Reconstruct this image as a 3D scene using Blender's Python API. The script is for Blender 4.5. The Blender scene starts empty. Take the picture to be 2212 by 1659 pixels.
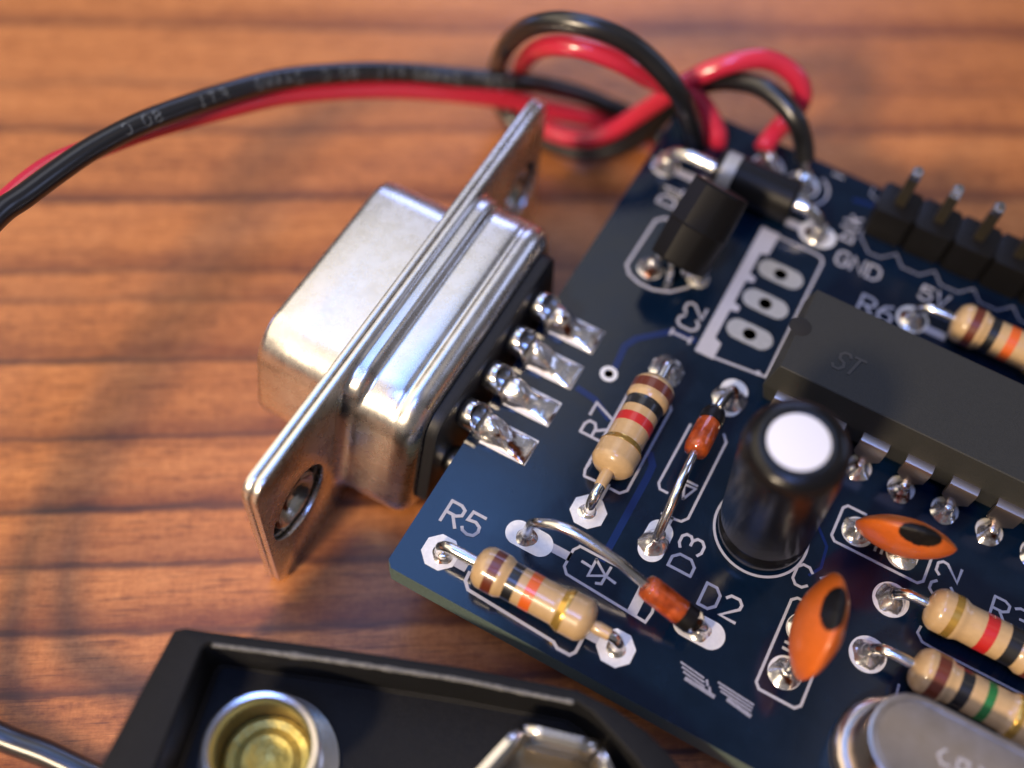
# Close-up of a small blue circuit board with a nine-way serial connector on a wooden table.
# Unit: 1 Blender unit = 1 millimetre.  Board coordinates: x along the chip, y along the connector edge,
# z = 0 is the upper face of the board, the table top lies at z = TABLE.
import bpy, bmesh, math, random
from mathutils import Vector, Matrix, noise
random.seed(7)
PI = math.pi
S = bpy.context.scene
S.unit_settings.system = 'METRIC'; S.unit_settings.scale_length = 0.001
COL = S.collection
TABLE = -7.5

# ------------------------------------------------------------------ camera
YAW, PITCH, ROLL = 1.94171890, 1.03999691, 0.145008536
CAM = Vector((12.08753, -16.99706, 54.41762))
fwd = Vector((math.cos(PITCH)*math.cos(YAW), math.cos(PITCH)*math.sin(YAW), -math.sin(PITCH)))
rgt0 = Vector((math.sin(YAW), -math.cos(YAW), 0)); up0 = rgt0.cross(fwd)
rgt = rgt0*math.cos(ROLL) + up0*math.sin(ROLL)
upv = -rgt0*math.sin(ROLL) + up0*math.cos(ROLL)
cd = bpy.data.cameras.new('camera'); cam = bpy.data.objects.new('camera', cd); COL.objects.link(cam)
M = Matrix((rgt, upv, -fwd)).transposed().to_4x4(); M.translation = CAM
cam.matrix_world = M
cd.sensor_width = 36; cd.lens = 36*2408.477/2212
cd.clip_start = 1; cd.clip_end = 5000
cd.dof.use_dof = True; cd.dof.focus_distance = 58.3; cd.dof.aperture_fstop = 0.016
S.camera = cam

# ------------------------------------------------------------------ light
W = bpy.data.worlds.new("World"); S.world = W; W.use_nodes = True
W.node_tree.nodes['Background'].inputs[0].default_value = (0.62, 0.60, 0.64, 1)
W.node_tree.nodes['Background'].inputs[1].default_value = 0.19
S.view_settings.view_transform = 'Standard'; S.view_settings.look = 'None'
S.view_settings.exposure = 0; S.view_settings.gamma = 1

def area(name, loc, aim, sx, sy, watts, col, shape='RECTANGLE'):
    d = bpy.data.lights.new(name, 'AREA'); d.shape = shape; d.size = sx
    if shape in ('RECTANGLE', 'ELLIPSE'): d.size_y = sy
    d.energy = watts; d.color = col
    o = bpy.data.objects.new(name, d); COL.objects.link(o)
    o.location = loc
    o.rotation_euler = (Vector(aim)-Vector(loc)).to_track_quat('-Z', 'Y').to_euler()
    return o
# white ceiling, lit: wide and soft, to the left of the board and beyond it, on two sides of the skylight
area('ceiling_or_fill', (-190, 305, 430), (-190, 305, 0), 290, 175, 1.6e5, (1.0, 0.95, 0.88))
area('ceiling_or_fill', (-500, -110, 430), (-500, -110, 0), 650, 650, 2.4e6, (1.0, 0.83, 0.60))
# table lamp behind the photographer: small and warm
area('table_lamp', (-60, -330, 255), (5, 12, 0), 60, 60, 1.9e6, (1.0, 0.78, 0.54), 'DISK')
# bluish daylight: a skylight overhead, a window beyond the table, one at the far right, one low on the left
area('ceiling_or_fill', (220, 175, 430), (220, 175, 0), 220, 110, 4.2e4, (1.0, 0.86, 0.74))  # unseen warm fill panel, added so the crystal top reflects something bright
area('skylight', (-108, 107, 440), (-108, 107, 0), 125, 215, 3.2e5, (0.20, 0.42, 1.0))
area('skylight', (10, -130, 440), (10, -130, 0), 110, 150, 6.4e5, (0.22, 0.37, 1.0))
area('window', (-170, 520, 300), (0, 36, 4), 260, 130, 6.0e5, (0.40, 0.50, 1.0))
area('right_window', (460, 470, 330), (16, 12, 6), 240, 200, 3.4e5, (0.50, 0.60, 1.0))
area('side_window', (-520, 60, 90), (0, 10, 0), 90, 130, 2.2e5, (0.36, 0.46, 1.0))

# ------------------------------------------------------------------ materials
def mat(name, base=(.5, .5, .5), rough=.5, metal=0., coat=0., spec=None, bump=None, var=None, trans=0., ior=None, crough=.05):
    """bump = (scale, strength, distance); var = (scale, amount) brightness variation"""
    m = bpy.data.materials.new(name); m.use_nodes = True
    nt = m.node_tree; b = nt.nodes['Principled BSDF']
    b.inputs['Base Color'].default_value = (*base, 1); b.inputs['Roughness'].default_value = rough
    b.inputs['Metallic'].default_value = metal
    b.inputs['Coat Weight'].default_value = coat; b.inputs['Coat Roughness'].default_value = crough
    if spec is not None: b.inputs['Specular IOR Level'].default_value = spec
    if trans: b.inputs['Transmission Weight'].default_value = trans
    if ior: b.inputs['IOR'].default_value = ior
    if bump or var:
        tc = nt.nodes.new('ShaderNodeTexCoord')
    if bump:
        n = nt.nodes.new('ShaderNodeTexNoise'); n.inputs['Scale'].default_value = bump[0]; n.inputs['Detail'].default_value = 4
        nt.links.new(tc.outputs['Object'], n.inputs['Vector'])
        bp = nt.nodes.new('ShaderNodeBump'); bp.inputs['Strength'].default_value = bump[1]; bp.inputs['Distance'].default_value = bump[2]
        nt.links.new(n.outputs['Fac'], bp.inputs['Height']); nt.links.new(bp.outputs['Normal'], b.inputs['Normal'])
    if var:
        n = nt.nodes.new('ShaderNodeTexNoise'); n.inputs['Scale'].default_value = var[0]; n.inputs['Detail'].default_value = 6
        n.inputs['Roughness'].default_value = .65
        nt.links.new(tc.outputs['Object'], n.inputs['Vector'])
        r = nt.nodes.new('ShaderNodeValToRGB')
        lo = [c*(1-var[1]) for c in base]; hi = [min(1, c*(1+var[1])) for c in base]
        r.color_ramp.elements[0].position = .3; r.color_ramp.elements[0].color = (*lo, 1)
        r.color_ramp.elements[1].position = .7; r.color_ramp.elements[1].color = (*hi, 1)
        nt.links.new(n.outputs['Fac'], r.inputs['Fac']); nt.links.new(r.outputs['Color'], b.inputs['Base Color'])
        mr = nt.nodes.new('ShaderNodeMapRange'); mr.inputs['To Min'].default_value = max(.02, rough-.08); mr.inputs['To Max'].default_value = rough+.1
        nt.links.new(n.outputs['Fac'], mr.inputs['Value']); nt.links.new(mr.outputs['Result'], b.inputs['Roughness'])
    return m

def spots(m, col, scale, lo, hi):
    """irregular stains of another colour, e.g. brown flux left on solder"""
    nt = m.node_tree; b = nt.nodes['Principled BSDF']; tc = nt.nodes.new('ShaderNodeTexCoord')
    n = nt.nodes.new('ShaderNodeTexNoise'); n.inputs['Scale'].default_value = scale; n.inputs['Detail'].default_value = 3
    nt.links.new(tc.outputs['Object'], n.inputs['Vector'])
    mr = nt.nodes.new('ShaderNodeMapRange'); mr.inputs['From Min'].default_value = lo; mr.inputs['From Max'].default_value = hi
    nt.links.new(n.outputs['Fac'], mr.inputs['Value'])
    mx = nt.nodes.new('ShaderNodeMix'); mx.data_type = 'RGBA'; mx.inputs['A'].default_value = b.inputs['Base Color'].default_value; mx.inputs['B'].default_value = (*col, 1)
    nt.links.new(mr.outputs[0], mx.inputs['Factor']); nt.links.new(mx.outputs['Result'], b.inputs['Base Color'])
    return m

def wood():
    m = bpy.data.materials.new('varnished_wood'); m.use_nodes = True; nt = m.node_tree; N = nt.nodes.new; L = nt.links.new
    b = nt.nodes['Principled BSDF']
    tc = N('ShaderNodeTexCoord')
    rot = N('ShaderNodeMapping'); rot.vector_type = 'POINT'; rot.inputs['Rotation'].default_value = (0, 0, -math.radians(32))
    L(tc.outputs['Object'], rot.inputs['Vector'])          # x along the grain, y across it
    def nz(sx, sy, detail=4, rough=.55, seed=0):
        mp = N('ShaderNodeMapping'); mp.inputs['Scale'].default_value = (sx, sy, 1); mp.inputs['Location'].default_value = (seed, seed*.7, 0)
        L(rot.outputs['Vector'], mp.inputs['Vector'])
        n = N('ShaderNodeTexNoise'); n.inputs['Scale'].default_value = 1; n.inputs['Detail'].default_value = detail; n.inputs['Roughness'].default_value = rough
        L(mp.outputs['Vector'], n.inputs['Vector']); return n.outputs['Fac']
    def mth(op, a, c, clamp=False):
        n = N('ShaderNodeMath'); n.operation = op; n.use_clamp = clamp
        for i, v in enumerate((a, c)):
            if isinstance(v, (int, float)): n.inputs[i].default_value = v
            else: L(v, n.inputs[i])
        return n.outputs[0]
    sep = N('ShaderNodeSeparateXYZ'); L(rot.outputs['Vector'], sep.inputs['Vector'])
    wob = mth('MULTIPLY', mth('SUBTRACT', nz(.05, .16, 3, .5, 3), .5), 1.1)
    wob2 = mth('MULTIPLY', mth('SUBTRACT', nz(.35, 1.6, 3, .6, 9), .5), .55)
    s = mth('ADD', mth('ADD', sep.outputs['Y'], wob), wob2)
    # dark growth lines across the board at irregular distances
    lines = [(-22, .6), (-17.5, .75), (-13, .6), (-8.3, .85), (-3.9, .9), (-.4, .8), (3.3, .8), (7.3, .9), (11.9, .85), (16.8, .9), (21.6, .45), (24.5, .75),
             (30, .8), (36.4, .7), (40.5, .35), (47.2, .75), (53.5, .6), (59, .7)]
    acc = halo = None
    def mr(v, a, b_, c0, c1):
        n = N('ShaderNodeMapRange'); n.interpolation_type = 'SMOOTHSTEP'
        for k_, q in (('From Min', a), ('From Max', b_), ('To Min', c0), ('To Max', c1)): n.inputs[k_].default_value = q
        L(v, n.inputs['Value']); return n.outputs[0]
    for c, a in lines:                                     # near-black core, reddish bloom on its far side only
        d = mth('SUBTRACT', s, c + random.uniform(-.45, .45))
        co = mr(mth('ABSOLUTE', d, 0), 0, random.uniform(.32, .5), a, 0)
        ha = mth('MULTIPLY', mr(d, .1, random.uniform(1.7, 2.6), a, 0), mr(d, -.55, .05, 0, 1))
        acc = co if acc is None else mth('MAXIMUM', acc, co)
        halo = ha if halo is None else mth('MAXIMUM', halo, ha)
    core = mth('MULTIPLY', acc, mth('ADD', mth('MULTIPLY', nz(.06, .40, 4, .65, 5), 2.3), -.38), True)
    soft = mth('MULTIPLY', halo, mth('MULTIPLY', mth('SUBTRACT', nz(.06, .4, 4, .65, 8), .12), 2.2), True)
    band = nz(.02, .33, 5, .6, 1)
    fibre = nz(.55, 4.6, 5, .7, 2)
    hatch = nz(5.0, .9, 3, .6, 6)
    mott = nz(1.5, 2.2, 4, .7, 7)
    pore = nz(.32, 6.5, 3, .6, 4)
    r = N('ShaderNodeValToRGB'); e = r.color_ramp.elements
    e[0].position = .37; e[0].color = (.20, .056, .014, 1); e[1].position = .63; e[1].color = (.68, .275, .082, 1)
    x = e.new(.5); x.color = (.475, .166, .042, 1)
    L(mth('ADD', mth('ADD', mth('MULTIPLY', band, .30), mth('MULTIPLY', fibre, .30)), mth('ADD', mth('MULTIPLY', hatch, .10), mth('MULTIPLY', mott, .30))), r.inputs['Fac'])
    m0 = N('ShaderNodeMix'); m0.data_type = 'RGBA'; m0.inputs['B'].default_value = (.125, .024, .010, 1)
    L(mth('MULTIPLY', soft, .80, True), m0.inputs['Factor']); L(r.outputs['Color'], m0.inputs['A'])
    mx = N('ShaderNodeMix'); mx.data_type = 'RGBA'; mx.inputs['B'].default_value = (.040, .018, .013, 1)
    L(mth('MULTIPLY', core, .92, True), mx.inputs['Factor']); L(m0.outputs['Result'], mx.inputs['A'])
    mp = N('ShaderNodeMapRange'); mp.inputs['From Min'].default_value = .57; mp.inputs['From Max'].default_value = .70; L(pore, mp.inputs['Value'])
    m2 = N('ShaderNodeMix'); m2.data_type = 'RGBA'; m2.inputs['B'].default_value = (.09, .024, .010, 1)
    L(mth('MULTIPLY', mp.outputs[0], .62), m2.inputs['Factor']); L(mx.outputs['Result'], m2.inputs['A'])
    L(m2.outputs['Result'], b.inputs['Base Color'])
    b.inputs['Roughness'].default_value = .42; b.inputs['Specular IOR Level'].default_value = .45
    b.inputs['Coat Weight'].default_value = .22; b.inputs['Coat Roughness'].default_value = .32
    bp = N('ShaderNodeBump'); bp.inputs['Strength'].default_value = .35; bp.inputs['Distance'].default_value = .06
    L(fibre, bp.inputs['Height']); L(bp.outputs['Normal'], b.inputs['Normal'])
    return m

MT = dict(
    wood=wood(),
    pcb=mat('blue_solder_mask', (.0022, .0095, .026), .14, bump=(1.4, .05, .04), var=(.35, .22), spec=.5),
    pcbedge=mat('board_edge_glass_fibre', (.10, .145, .13), .6, bump=(9, .5, .05), var=(6, .3)),
    trace=mat('covered_copper_track', (.004, .017, .095), .2, spec=.45),
    silk=mat('white_board_print', (.43, .43, .48), .7, var=(5, .08)),
    silkdim=mat('thin_board_print', (.26, .27, .34), .7, var=(7, .3)),
    pad=mat('tinned_pad', (.84, .82, .78), .5, .4, bump=(5, .25, .03), var=(4, .08)),
    solder=mat('solder', (.86, .84, .82), .22, .92, bump=(1.8, .4, .12)),
    lead=mat('tinned_wire', (.78, .765, .75), .2, 1., bump=(8, .15, .02)),
    shell=mat('tinned_steel_shell', (.83, .795, .745), .265, 1., bump=(20, .3, .014), var=(1.1, .10)),
    pindark=mat('pin_dark_reflection', (.10, .085, .06), .4, .8),  # dark reflections on the header pins, put into the metal colour
    pinm=mat('dull_tinned_pin', (.50, .42, .35), .36, 1.),
    black=mat('black_moulded_plastic', (.016, .016, .0165), .5, bump=(30, .35, .012), var=(8, .2)),
    chip=mat('grey_black_epoxy', (.027, .0275, .024), .6, spec=.35, bump=(14, .6, .03), var=(14, .2)),
    gloss=mat('glossy_black_plastic', (.0065, .006, .006), .42, spec=.22, bump=(6, .1, .02)),
    sleeve=mat('black_shrink_sleeve', (.006, .006, .007), .26, spec=.35, bump=(1.8, .35, .07)),
    alu=mat('matt_aluminium', (.86, .86, .89), .55, .25),
    tan=mat('tan_resistor_lacquer', (.52, .345, .165), .3, coat=.7, bump=(3, .12, .03), var=(3, .07), crough=.08),
    orange=mat('orange_ceramic_lacquer', (.62, .125, .012), .38, coat=.3, bump=(7, .2, .02), var=(3, .08), crough=.2),
    glass=mat('diode_glass', (1, .97, .95), .03, trans=1., ior=1.45),
    core=mat('orange_diode_core', (.78, .12, .02), .2, .2, bump=(4, .4, .05), var=(1.5, .55)),
    redw=mat('red_wire_insulation', (.62, .026, .062), .2, spec=1.0, bump=(3, .05, .03)),
    blackw=mat('black_wire_insulation', (.0085, .0085, .0095), .29, spec=.9, bump=(3, .05, .03)),
    wprint=mat('grey_wire_print', (.13, .145, .15), .7),
    brass=mat('nickel_plated_brass', (.78, .74, .70), .22, 1., bump=(8, .15, .02)),
    brassin=mat('bare_brass_inside', (.72, .58, .14), .42, .45, bump=(1.6, .7, .25), var=(1.6, .25)),
    clip=mat('black_clip_plastic', (.0105, .0105, .011), .6, spec=.2, bump=(14, .45, .03), var=(5, .25)),
    scratch=mat('scuffed_plastic_edge', (.16, .155, .14), .6, bump=(9, .8, .05), var=(6, .6)),
    crystal=mat('brushed_crystal_can', (.62, .535, .47), .3, 1., bump=(20, .25, .015), var=(1.2, .1)),
    hole=mat('dark_drill_hole', (.010, .009, .008), .8),
    brassdark=mat('dark_brass', (.24, .185, .10), .42, .9, bump=(4, .15, .03)),  # darker brass for the stud wall and the socket base
    cmark=mat('stamped_mark', (.62, .58, .55), .6, .6),
    greypad=mat('dull_grey_pad', (.46, .45, .42), .5, .5, bump=(5, .25, .03), var=(4, .12)),
    mark=mat('faint_laser_mark', (.048, .045, .038), .6),
    gold=mat('gold_band', (.66, .40, .085), .25, .7),
    b_brown=mat('brown_band', (.13, .028, .012), .35, coat=.6), b_black=mat('black_band', (.012, .012, .013), .35, coat=.6),
    b_red=mat('red_band', (.50, .018, .016), .35, coat=.6), b_orange=mat('orange_band', (.68, .12, .016), .35, coat=.6),
    b_green=mat('green_band', (.016, .16, .035), .35, coat=.6),
)

spots(MT['solder'], (.16, .05, .022), .95, .56, .66)
# ------------------------------------------------------------------ helpers
def obj(name, bm, m, parent=None, smooth=True, label=None, kind=None, angle=40):
    me = bpy.data.meshes.new(name); bmesh.ops.recalc_face_normals(bm, faces=bm.faces[:]); bm.to_mesh(me); bm.free()
    if smooth:
        me.shade_smooth()
        try: me.set_sharp_from_angle(angle=math.radians(angle))
        except Exception: pass
    me.materials.append(MT[m])
    o = bpy.data.objects.new(name, me); COL.objects.link(o)
    if parent: o.parent = parent
    if label: o['label'] = label
    if kind: o['kind'] = kind
    return o
def empty(name, parent=None, loc=(0, 0, 0), label=None, cat=None, group=None):
    o = bpy.data.objects.new(name, None); COL.objects.link(o); o.location = loc; o.empty_display_size = 1
    if parent: o.parent = parent
    if label: o['label'] = label
    if cat: o['category'] = cat
    if group: o['group'] = group
    return o
B = bmesh.new
def crom(pts, sub=6):
    P = [Vector(p) for p in pts]; out = []
    for i in range(len(P)-1):
        a = P[max(i-1, 0)]; b = P[i]; c = P[i+1]; d = P[min(i+2, len(P)-1)]
        for k in range(sub):
            t = k/sub
            out.append(.5*((2*b) + (c-a)*t + (2*a-5*b+4*c-d)*t*t + (3*b-a-3*c+d)*t**3))
    out.append(P[-1]); return out
def frames(P):
    T = []
    for i in range(len(P)):
        T.append((P[min(i+1, len(P)-1)]-P[max(i-1, 0)]).normalized())
    n = T[0].orthogonal().normalized(); out = []
    for i, t in enumerate(T):
        n = (n - t*n.dot(t)).normalized(); out.append((t, n, t.cross(n)))
    return out
def tube(bm, pts, r, n=12, cap=True):
    P = [Vector(p) for p in pts]; F = frames(P); R = r if hasattr(r, '__len__') else [r]*len(P); rings = []
    for p, (t, a, b), q in zip(P, F, R):
        rings.append([bm.verts.new(p + (a*math.cos(2*PI*k/n) + b*math.sin(2*PI*k/n))*q) for k in range(n)])
    for u, v in zip(rings, rings[1:]):
        for k in range(n): bm.faces.new((u[k], u[(k+1) % n], v[(k+1) % n], v[k]))
    if cap: bm.faces.new(rings[0]); bm.faces.new(rings[-1])
    return bm
def loft(bm, rings, cap0=True, cap1=True):
    R = [[bm.verts.new(p) for p in r] for r in rings]; n = len(R[0])
    for u, v in zip(R, R[1:]):
        for k in range(n): bm.faces.new((u[k], u[(k+1) % n], v[(k+1) % n], v[k]))
    if cap0: bm.faces.new(R[0])
    if cap1: bm.faces.new(R[-1])
    return bm
def axis_mat(o, d):
    d = Vector(d).normalized(); m = d.to_track_quat('Z', 'Y').to_matrix().to_4x4(); m.translation = Vector(o); return m
def lathe(bm, prof, n=28, m=Matrix(), cap=True):
    rings = []
    for r, z in prof:
        rings.append([m @ Vector((r*math.cos(2*PI*k/n), r*math.sin(2*PI*k/n), z)) for k in range(n)])
    return loft(bm, rings, cap and prof[0][0] > 1e-5, cap and prof[-1][0] > 1e-5)
def box(bm, x0, x1, y0, y1, z0, z1, bev=0., seg=2):
    r = bmesh.ops.create_cube(bm, size=1)['verts']
    for v in r:
        v.co = Vector((x0 if v.co.x < 0 else x1, y0 if v.co.y < 0 else y1, z0 if v.co.z < 0 else z1))
    if bev:
        es = list({e for v in r for e in v.link_edges})
        bmesh.ops.bevel(bm, geom=es, offset=bev, segments=seg, affect='EDGES', profile=.5)
    return bm
def prism(bm, poly, z0, z1, bev=0.):
    a = [bm.verts.new((x, y, z0)) for x, y in poly]; b = [bm.verts.new((x, y, z1)) for x, y in poly]; n = len(a)
    fs = [bm.faces.new(a), bm.faces.new(b)]
    for k in range(n): fs.append(bm.faces.new((a[k], a[(k+1) % n], b[(k+1) % n], b[k])))
    if bev:
        bmesh.ops.recalc_face_normals(bm, faces=fs)
        bmesh.ops.bevel(bm, geom=list(fs[1].edges), offset=bev, segments=2, affect='EDGES', profile=.5)
    return bm
def ribbon(bm, pts, w, z, closed=False):
    P = [Vector((p[0], p[1])) for p in pts]; n = len(P); a = []; b = []
    for i in range(n):
        if closed: d0 = (P[i]-P[i-1]).normalized(); d1 = (P[(i+1) % n]-P[i]).normalized()
        else:
            d1 = (P[min(i+1, n-1)]-P[i]) if i < n-1 else (P[i]-P[i-1]); d0 = (P[i]-P[i-1]) if i else d1
            d0 = d0.normalized(); d1 = d1.normalized()
        t = (d0+d1); t = t.normalized() if t.length > 1e-4 else d1
        nn = Vector((-t.y, t.x)); k = min(1.6, 1/max(.3, nn.dot(Vector((-d1.y, d1.x)))))
        q = P[i]
        if not closed and i == 0: q = q - d1*w*.35
        if not closed and i == n-1: q = q + d1*w*.35
        a.append((q+nn*w*.5*k)); b.append((q-nn*w*.5*k))
    h = .018
    va = [bm.verts.new((*p, z+h)) for p in a]; vb = [bm.verts.new((*p, z+h)) for p in b]
    wa = [bm.verts.new((*p, z)) for p in a]; wb = [bm.verts.new((*p, z)) for p in b]
    for i in range(n if closed else n-1):
        j = (i+1) % n
        bm.faces.new((va[i], vb[i], vb[j], va[j])); bm.faces.new((va[i], va[j], wa[j], wa[i])); bm.faces.new((vb[i], wb[i], wb[j], vb[j]))
    return bm
def arc(cx, cy, r, a0, a1, n=14):
    return [(cx+r*math.cos(math.radians(a0+(a1-a0)*k/n)), cy+r*math.sin(math.radians(a0+(a1-a0)*k/n))) for k in range(n+1)]

# stroke letters on a cell 0..1 wide, 0..1.4 high
G = {
 'R': [[(0, 0), (0, 1.4)], [(0, 1.4), (.65, 1.4), (.95, 1.22), (.95, .85), (.65, .66), (0, .66)], [(.45, .66), (.95, 0)]],
 '5': [[(.92, 1.4), (.12, 1.4), (.06, .82), (.55, .90), (.88, .72), (.95, .42), (.8, .1), (.45, 0), (.1, .1), (0, .25)]],
 '7': [[(0, 1.4), (.95, 1.4), (.35, 0)]],
 '6': [[(.8, 1.4), (.35, 1.2), (.05, .7), (.05, .3)], [(.05, .3), (.3, 0), (.7, 0), (.95, .25), (.95, .55), (.7, .8), (.3, .8), (.05, .55)]],
 'D': [[(0, 0), (0, 1.4), (.6, 1.4), (.95, 1.05), (.95, .35), (.6, 0)], [(.6, 0), (0, 0)]],
 '3': [[(0, 1.25), (.25, 1.4), (.7, 1.4), (.92, 1.2), (.92, .92), (.7, .74), (.4, .74)], [(.7, .74), (.95, .52), (.95, .22), (.7, 0), (.25, 0), (0, .15)]],
 '2': [[(0, 1.15), (.2, 1.38), (.7, 1.4), (.93, 1.15), (.9, .85), (.02, .02), (.95, 0)]],
 '1': [[(.2, 1.1), (.5, 1.4), (.5, 0)], [(.2, 0), (.8, 0)]],
 'I': [[(.5, 0), (.5, 1.4)], [(.25, 0), (.75, 0)], [(.25, 1.4), (.75, 1.4)]],
 'C': [[(.95, 1.15), (.7, 1.4), (.3, 1.4), (.03, 1.1), (.03, .3), (.3, 0), (.7, 0), (.95, .25)]],
 'G': [[(.95, 1.15), (.7, 1.4), (.3, 1.4), (.03, 1.1), (.03, .3), (.3, 0), (.7, 0), (.95, .25), (.95, .65), (.55, .65)]],
 'N': [[(0, 0), (0, 1.4), (.92, 0), (.92, 1.4)]],
 'V': [[(0, 1.4), (.47, 0), (.94, 1.4)]],
 'U': [[(0, 1.4), (.03, .3), (.3, 0), (.65, 0), (.92, .3), (.95, 1.4)]],
 'b': [[(0, 1.4), (0, 0)], [(0, 0), (.6, 0), (.85, .25), (.85, .65), (.6, .9), (0, .9)]],
 'l': [[(.3, 1.4), (.3, .15), (.55, 0)]],
 'k': [[(0, 1.4), (0, 0)], [(.75, .95), (.05, .42)], [(.3, .6), (.8, 0)]],
 'S': [[(.92, 1.2), (.7, 1.4), (.25, 1.4), (.03, 1.15), (.2, .8), (.75, .62), (.95, .3), (.7, 0), (.25, 0), (.02, .2)]],
 'T': [[(0, 1.4), (.95, 1.4)], [(.47, 1.4), (.47, 0)]],
 'A': [[(0, 0), (.47, 1.4), (.94, 0)], [(.2, .5), (.74, .5)]],
 'W': [[(0, 1.4), (.25, 0), (.5, .9), (.75, 0), (1, 1.4)]],
 'M': [[(0, 0), (0, 1.4), (.5, .6), (1, 1.4), (1, 0)]],
 '0': [[(.3, 0), (.03, .3), (.03, 1.1), (.3, 1.4), (.68, 1.4), (.95, 1.1), (.95, .3), (.68, 0), (.3, 0)]],
 '4': [[(.7, 0), (.7, 1.4), (0, .45), (.95, .45)]],
 '8': [[(.3, .75), (.05, 1.0), (.05, 1.2), (.3, 1.4), (.68, 1.4), (.92, 1.2), (.92, 1.0), (.68, .75), (.3, .75), (.03, .45), (.03, .22), (.3, 0), (.68, 0), (.95, .22), (.95, .45), (.68, .75)]],
 'F': [[(0, 0), (0, 1.4), (.9, 1.4)], [(0, .75), (.65, .75)]],
 '-': [[(.1, .7), (.9, .7)]],
 'L': [[(0, 1.4), (0, 0), (.8, 0)]],
 ' ': [],
}
def text(parent, s, org, adv, upd, h=1.3, w=.19, gap=1.32, z=.006, m='silk', label=None):
    """org = lower left corner of the first letter; adv = reading direction; upd = letter-up direction (plane vectors)"""
    bm = B(); k = h/1.4; x = 0.; q = 0; w *= .86
    for c in s:
        for st in G[c]:
            ribbon(bm, [(org[0]+adv[0]*(x+p[0])*k+upd[0]*p[1]*k, org[1]+adv[1]*(x+p[0])*k+upd[1]*p[1]*k) for p in st], w, z+.004*(q % 5)); q += 1
        x += gap
    o = obj('print_text', bm, m, parent, smooth=False)
    o['label'] = label or ('white printed letters ' + s + ' on the blue board')
    return o
def outline(parent, strokes, w=.17, z=.004, label=None, m='silk'):
    bm = B()
    for i, st in enumerate(strokes): ribbon(bm, st, w*.86, z+.004*(i % 4))
    return obj('print_outline', bm, m, parent, smooth=False, label=label)

def block(pts, w):
    bm = B(); ribbon(bm, pts, w, .004); return obj('print_block', bm, 'silk', brd, smooth=False)

# ------------------------------------------------------------------ table
bm = B(); bmesh.ops.create_grid(bm, x_segments=24, y_segments=24, size=420)
for v in bm.verts: v.co.z = TABLE
ret = bmesh.ops.extrude_face_region(bm, geom=bm.faces[:])
for v in [g for g in ret['geom'] if isinstance(g, bmesh.types.BMVert)]: v.co.z = TABLE-22
tb = obj('tabletop', bm, 'wood', smooth=False, label='varnished reddish brown wooden tabletop with dark horizontal grain lines', kind='structure')

# ------------------------------------------------------------------ circuit board
brd = empty('circuit_board', loc=(0, 0, 0), label='dark blue circuit board with soldered parts and a metal serial connector on its edge', cat='circuit board')
BL, BH, T = 46.0, 38.1, 1.6
bm = B()
HOLES = [(11.0, 23.0, .55), (11.0, 25.54, .55), (11.0, 28.08, .55), (4.97, 16.21, .34), (2.3, 35.25, .78), (3.3, 36.2, .78)]
c = .35
poly = [(c, 0), (BL, 0), (BL, BH), (c, BH), (0, BH-c), (0, c)]
prism(bm, poly, -T, 0)
lam = obj('laminate', bm, 'pcb', brd, smooth=False, label='blue glass-fibre board with pale green cut edge')
lam.data.materials.append(MT['pcbedge'])
for p in lam.data.polygons:
    if abs(p.normal.z) < .5: p.material_index = 1
def disc_ring(ri, ro, cx, cy, z, n=24, oval=0., ang=0., oct=False, h=.03):
    """flat pad with hole: stadium when oval > 0"""
    bm = B(); ca, sa = math.cos(ang), math.sin(ang)
    outer = []; inner = []
    for k in range(n):
        t = 2*PI*k/n
        if oct:
            q = ro/math.cos(((t+PI/8) % (PI/4))-PI/8)*math.cos(PI/8)*1.04; x, y = q*math.cos(t), q*math.sin(t)
        else:
            x, y = ro*math.cos(t), ro*math.sin(t)
            x += math.copysign(oval, x) if abs(x) > 1e-6 else 0
        outer.append((cx+x*ca-y*sa, cy+x*sa+y*ca))
        inner.append((cx+ri*(math.cos(t)*ca-math.sin(t)*sa), cy+ri*(math.cos(t)*sa+math.sin(t)*ca)))
    o0 = [bm.verts.new((*p, z)) for p in outer]; o1 = [bm.verts.new((*p, z+h)) for p in outer]
    i1 = [bm.verts.new((*p, z+h)) for p in inner]; i0 = [bm.verts.new((*p, z)) for p in inner]
    for k in range(n):
        j = (k+1) % n
        bm.faces.new((o0[k], o0[j], o1[j], o1[k])); bm.faces.new((o1[k], o1[j], i1[j], i1[k])); bm.faces.new((i1[k], i1[j], i0[j], i0[k]))
    return bm
def pad(cx, cy, r=.98, hole=.42, oct=True, oval=0., ang=0., dark=True, m='pad'):
    o = obj('solder_pad', disc_ring(hole, r, cx, cy, 0.004, 32 if not oct else 32, oval, ang, oct), m, brd, angle=30)
    if dark:
        bm = B(); lathe(bm, [(hole, .006), (0, .006)], 18, Matrix.Translation((cx, cy, 0))); obj('drill_hole', bm, 'hole', o)
    return o
def joint(cx, cy, r=.62, h=.55, tip=.2, parent=None, lean=(0, 0), seed=0):
    """a little cone of solder round a lead"""
    bm = B(); prof = []
    for k in range(9):
        t = k/8; prof.append((r*(1-t)**1.6*.75 + tip*(t) + r*.25*(1-t*t), h*(t**1.15)))
    prof.append((tip*.55, h*1.04)); prof.append((0, h*1.06))
    lathe(bm, prof, 22)
    for v in bm.verts:
        q = noise.noise(Vector((v.co.x*1.7+cx*3+seed, v.co.y*1.7+cy, v.co.z*2)))
        s = 1+.22*q; t = v.co.z/h
        v.co = Vector((cx+v.co.x*s+lean[0]*t, cy+v.co.y*s+lean[1]*t, .03+v.co.z*(1+.12*q)))
    return obj('solder_joint', bm, 'solder', parent or brd, angle=80)

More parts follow.
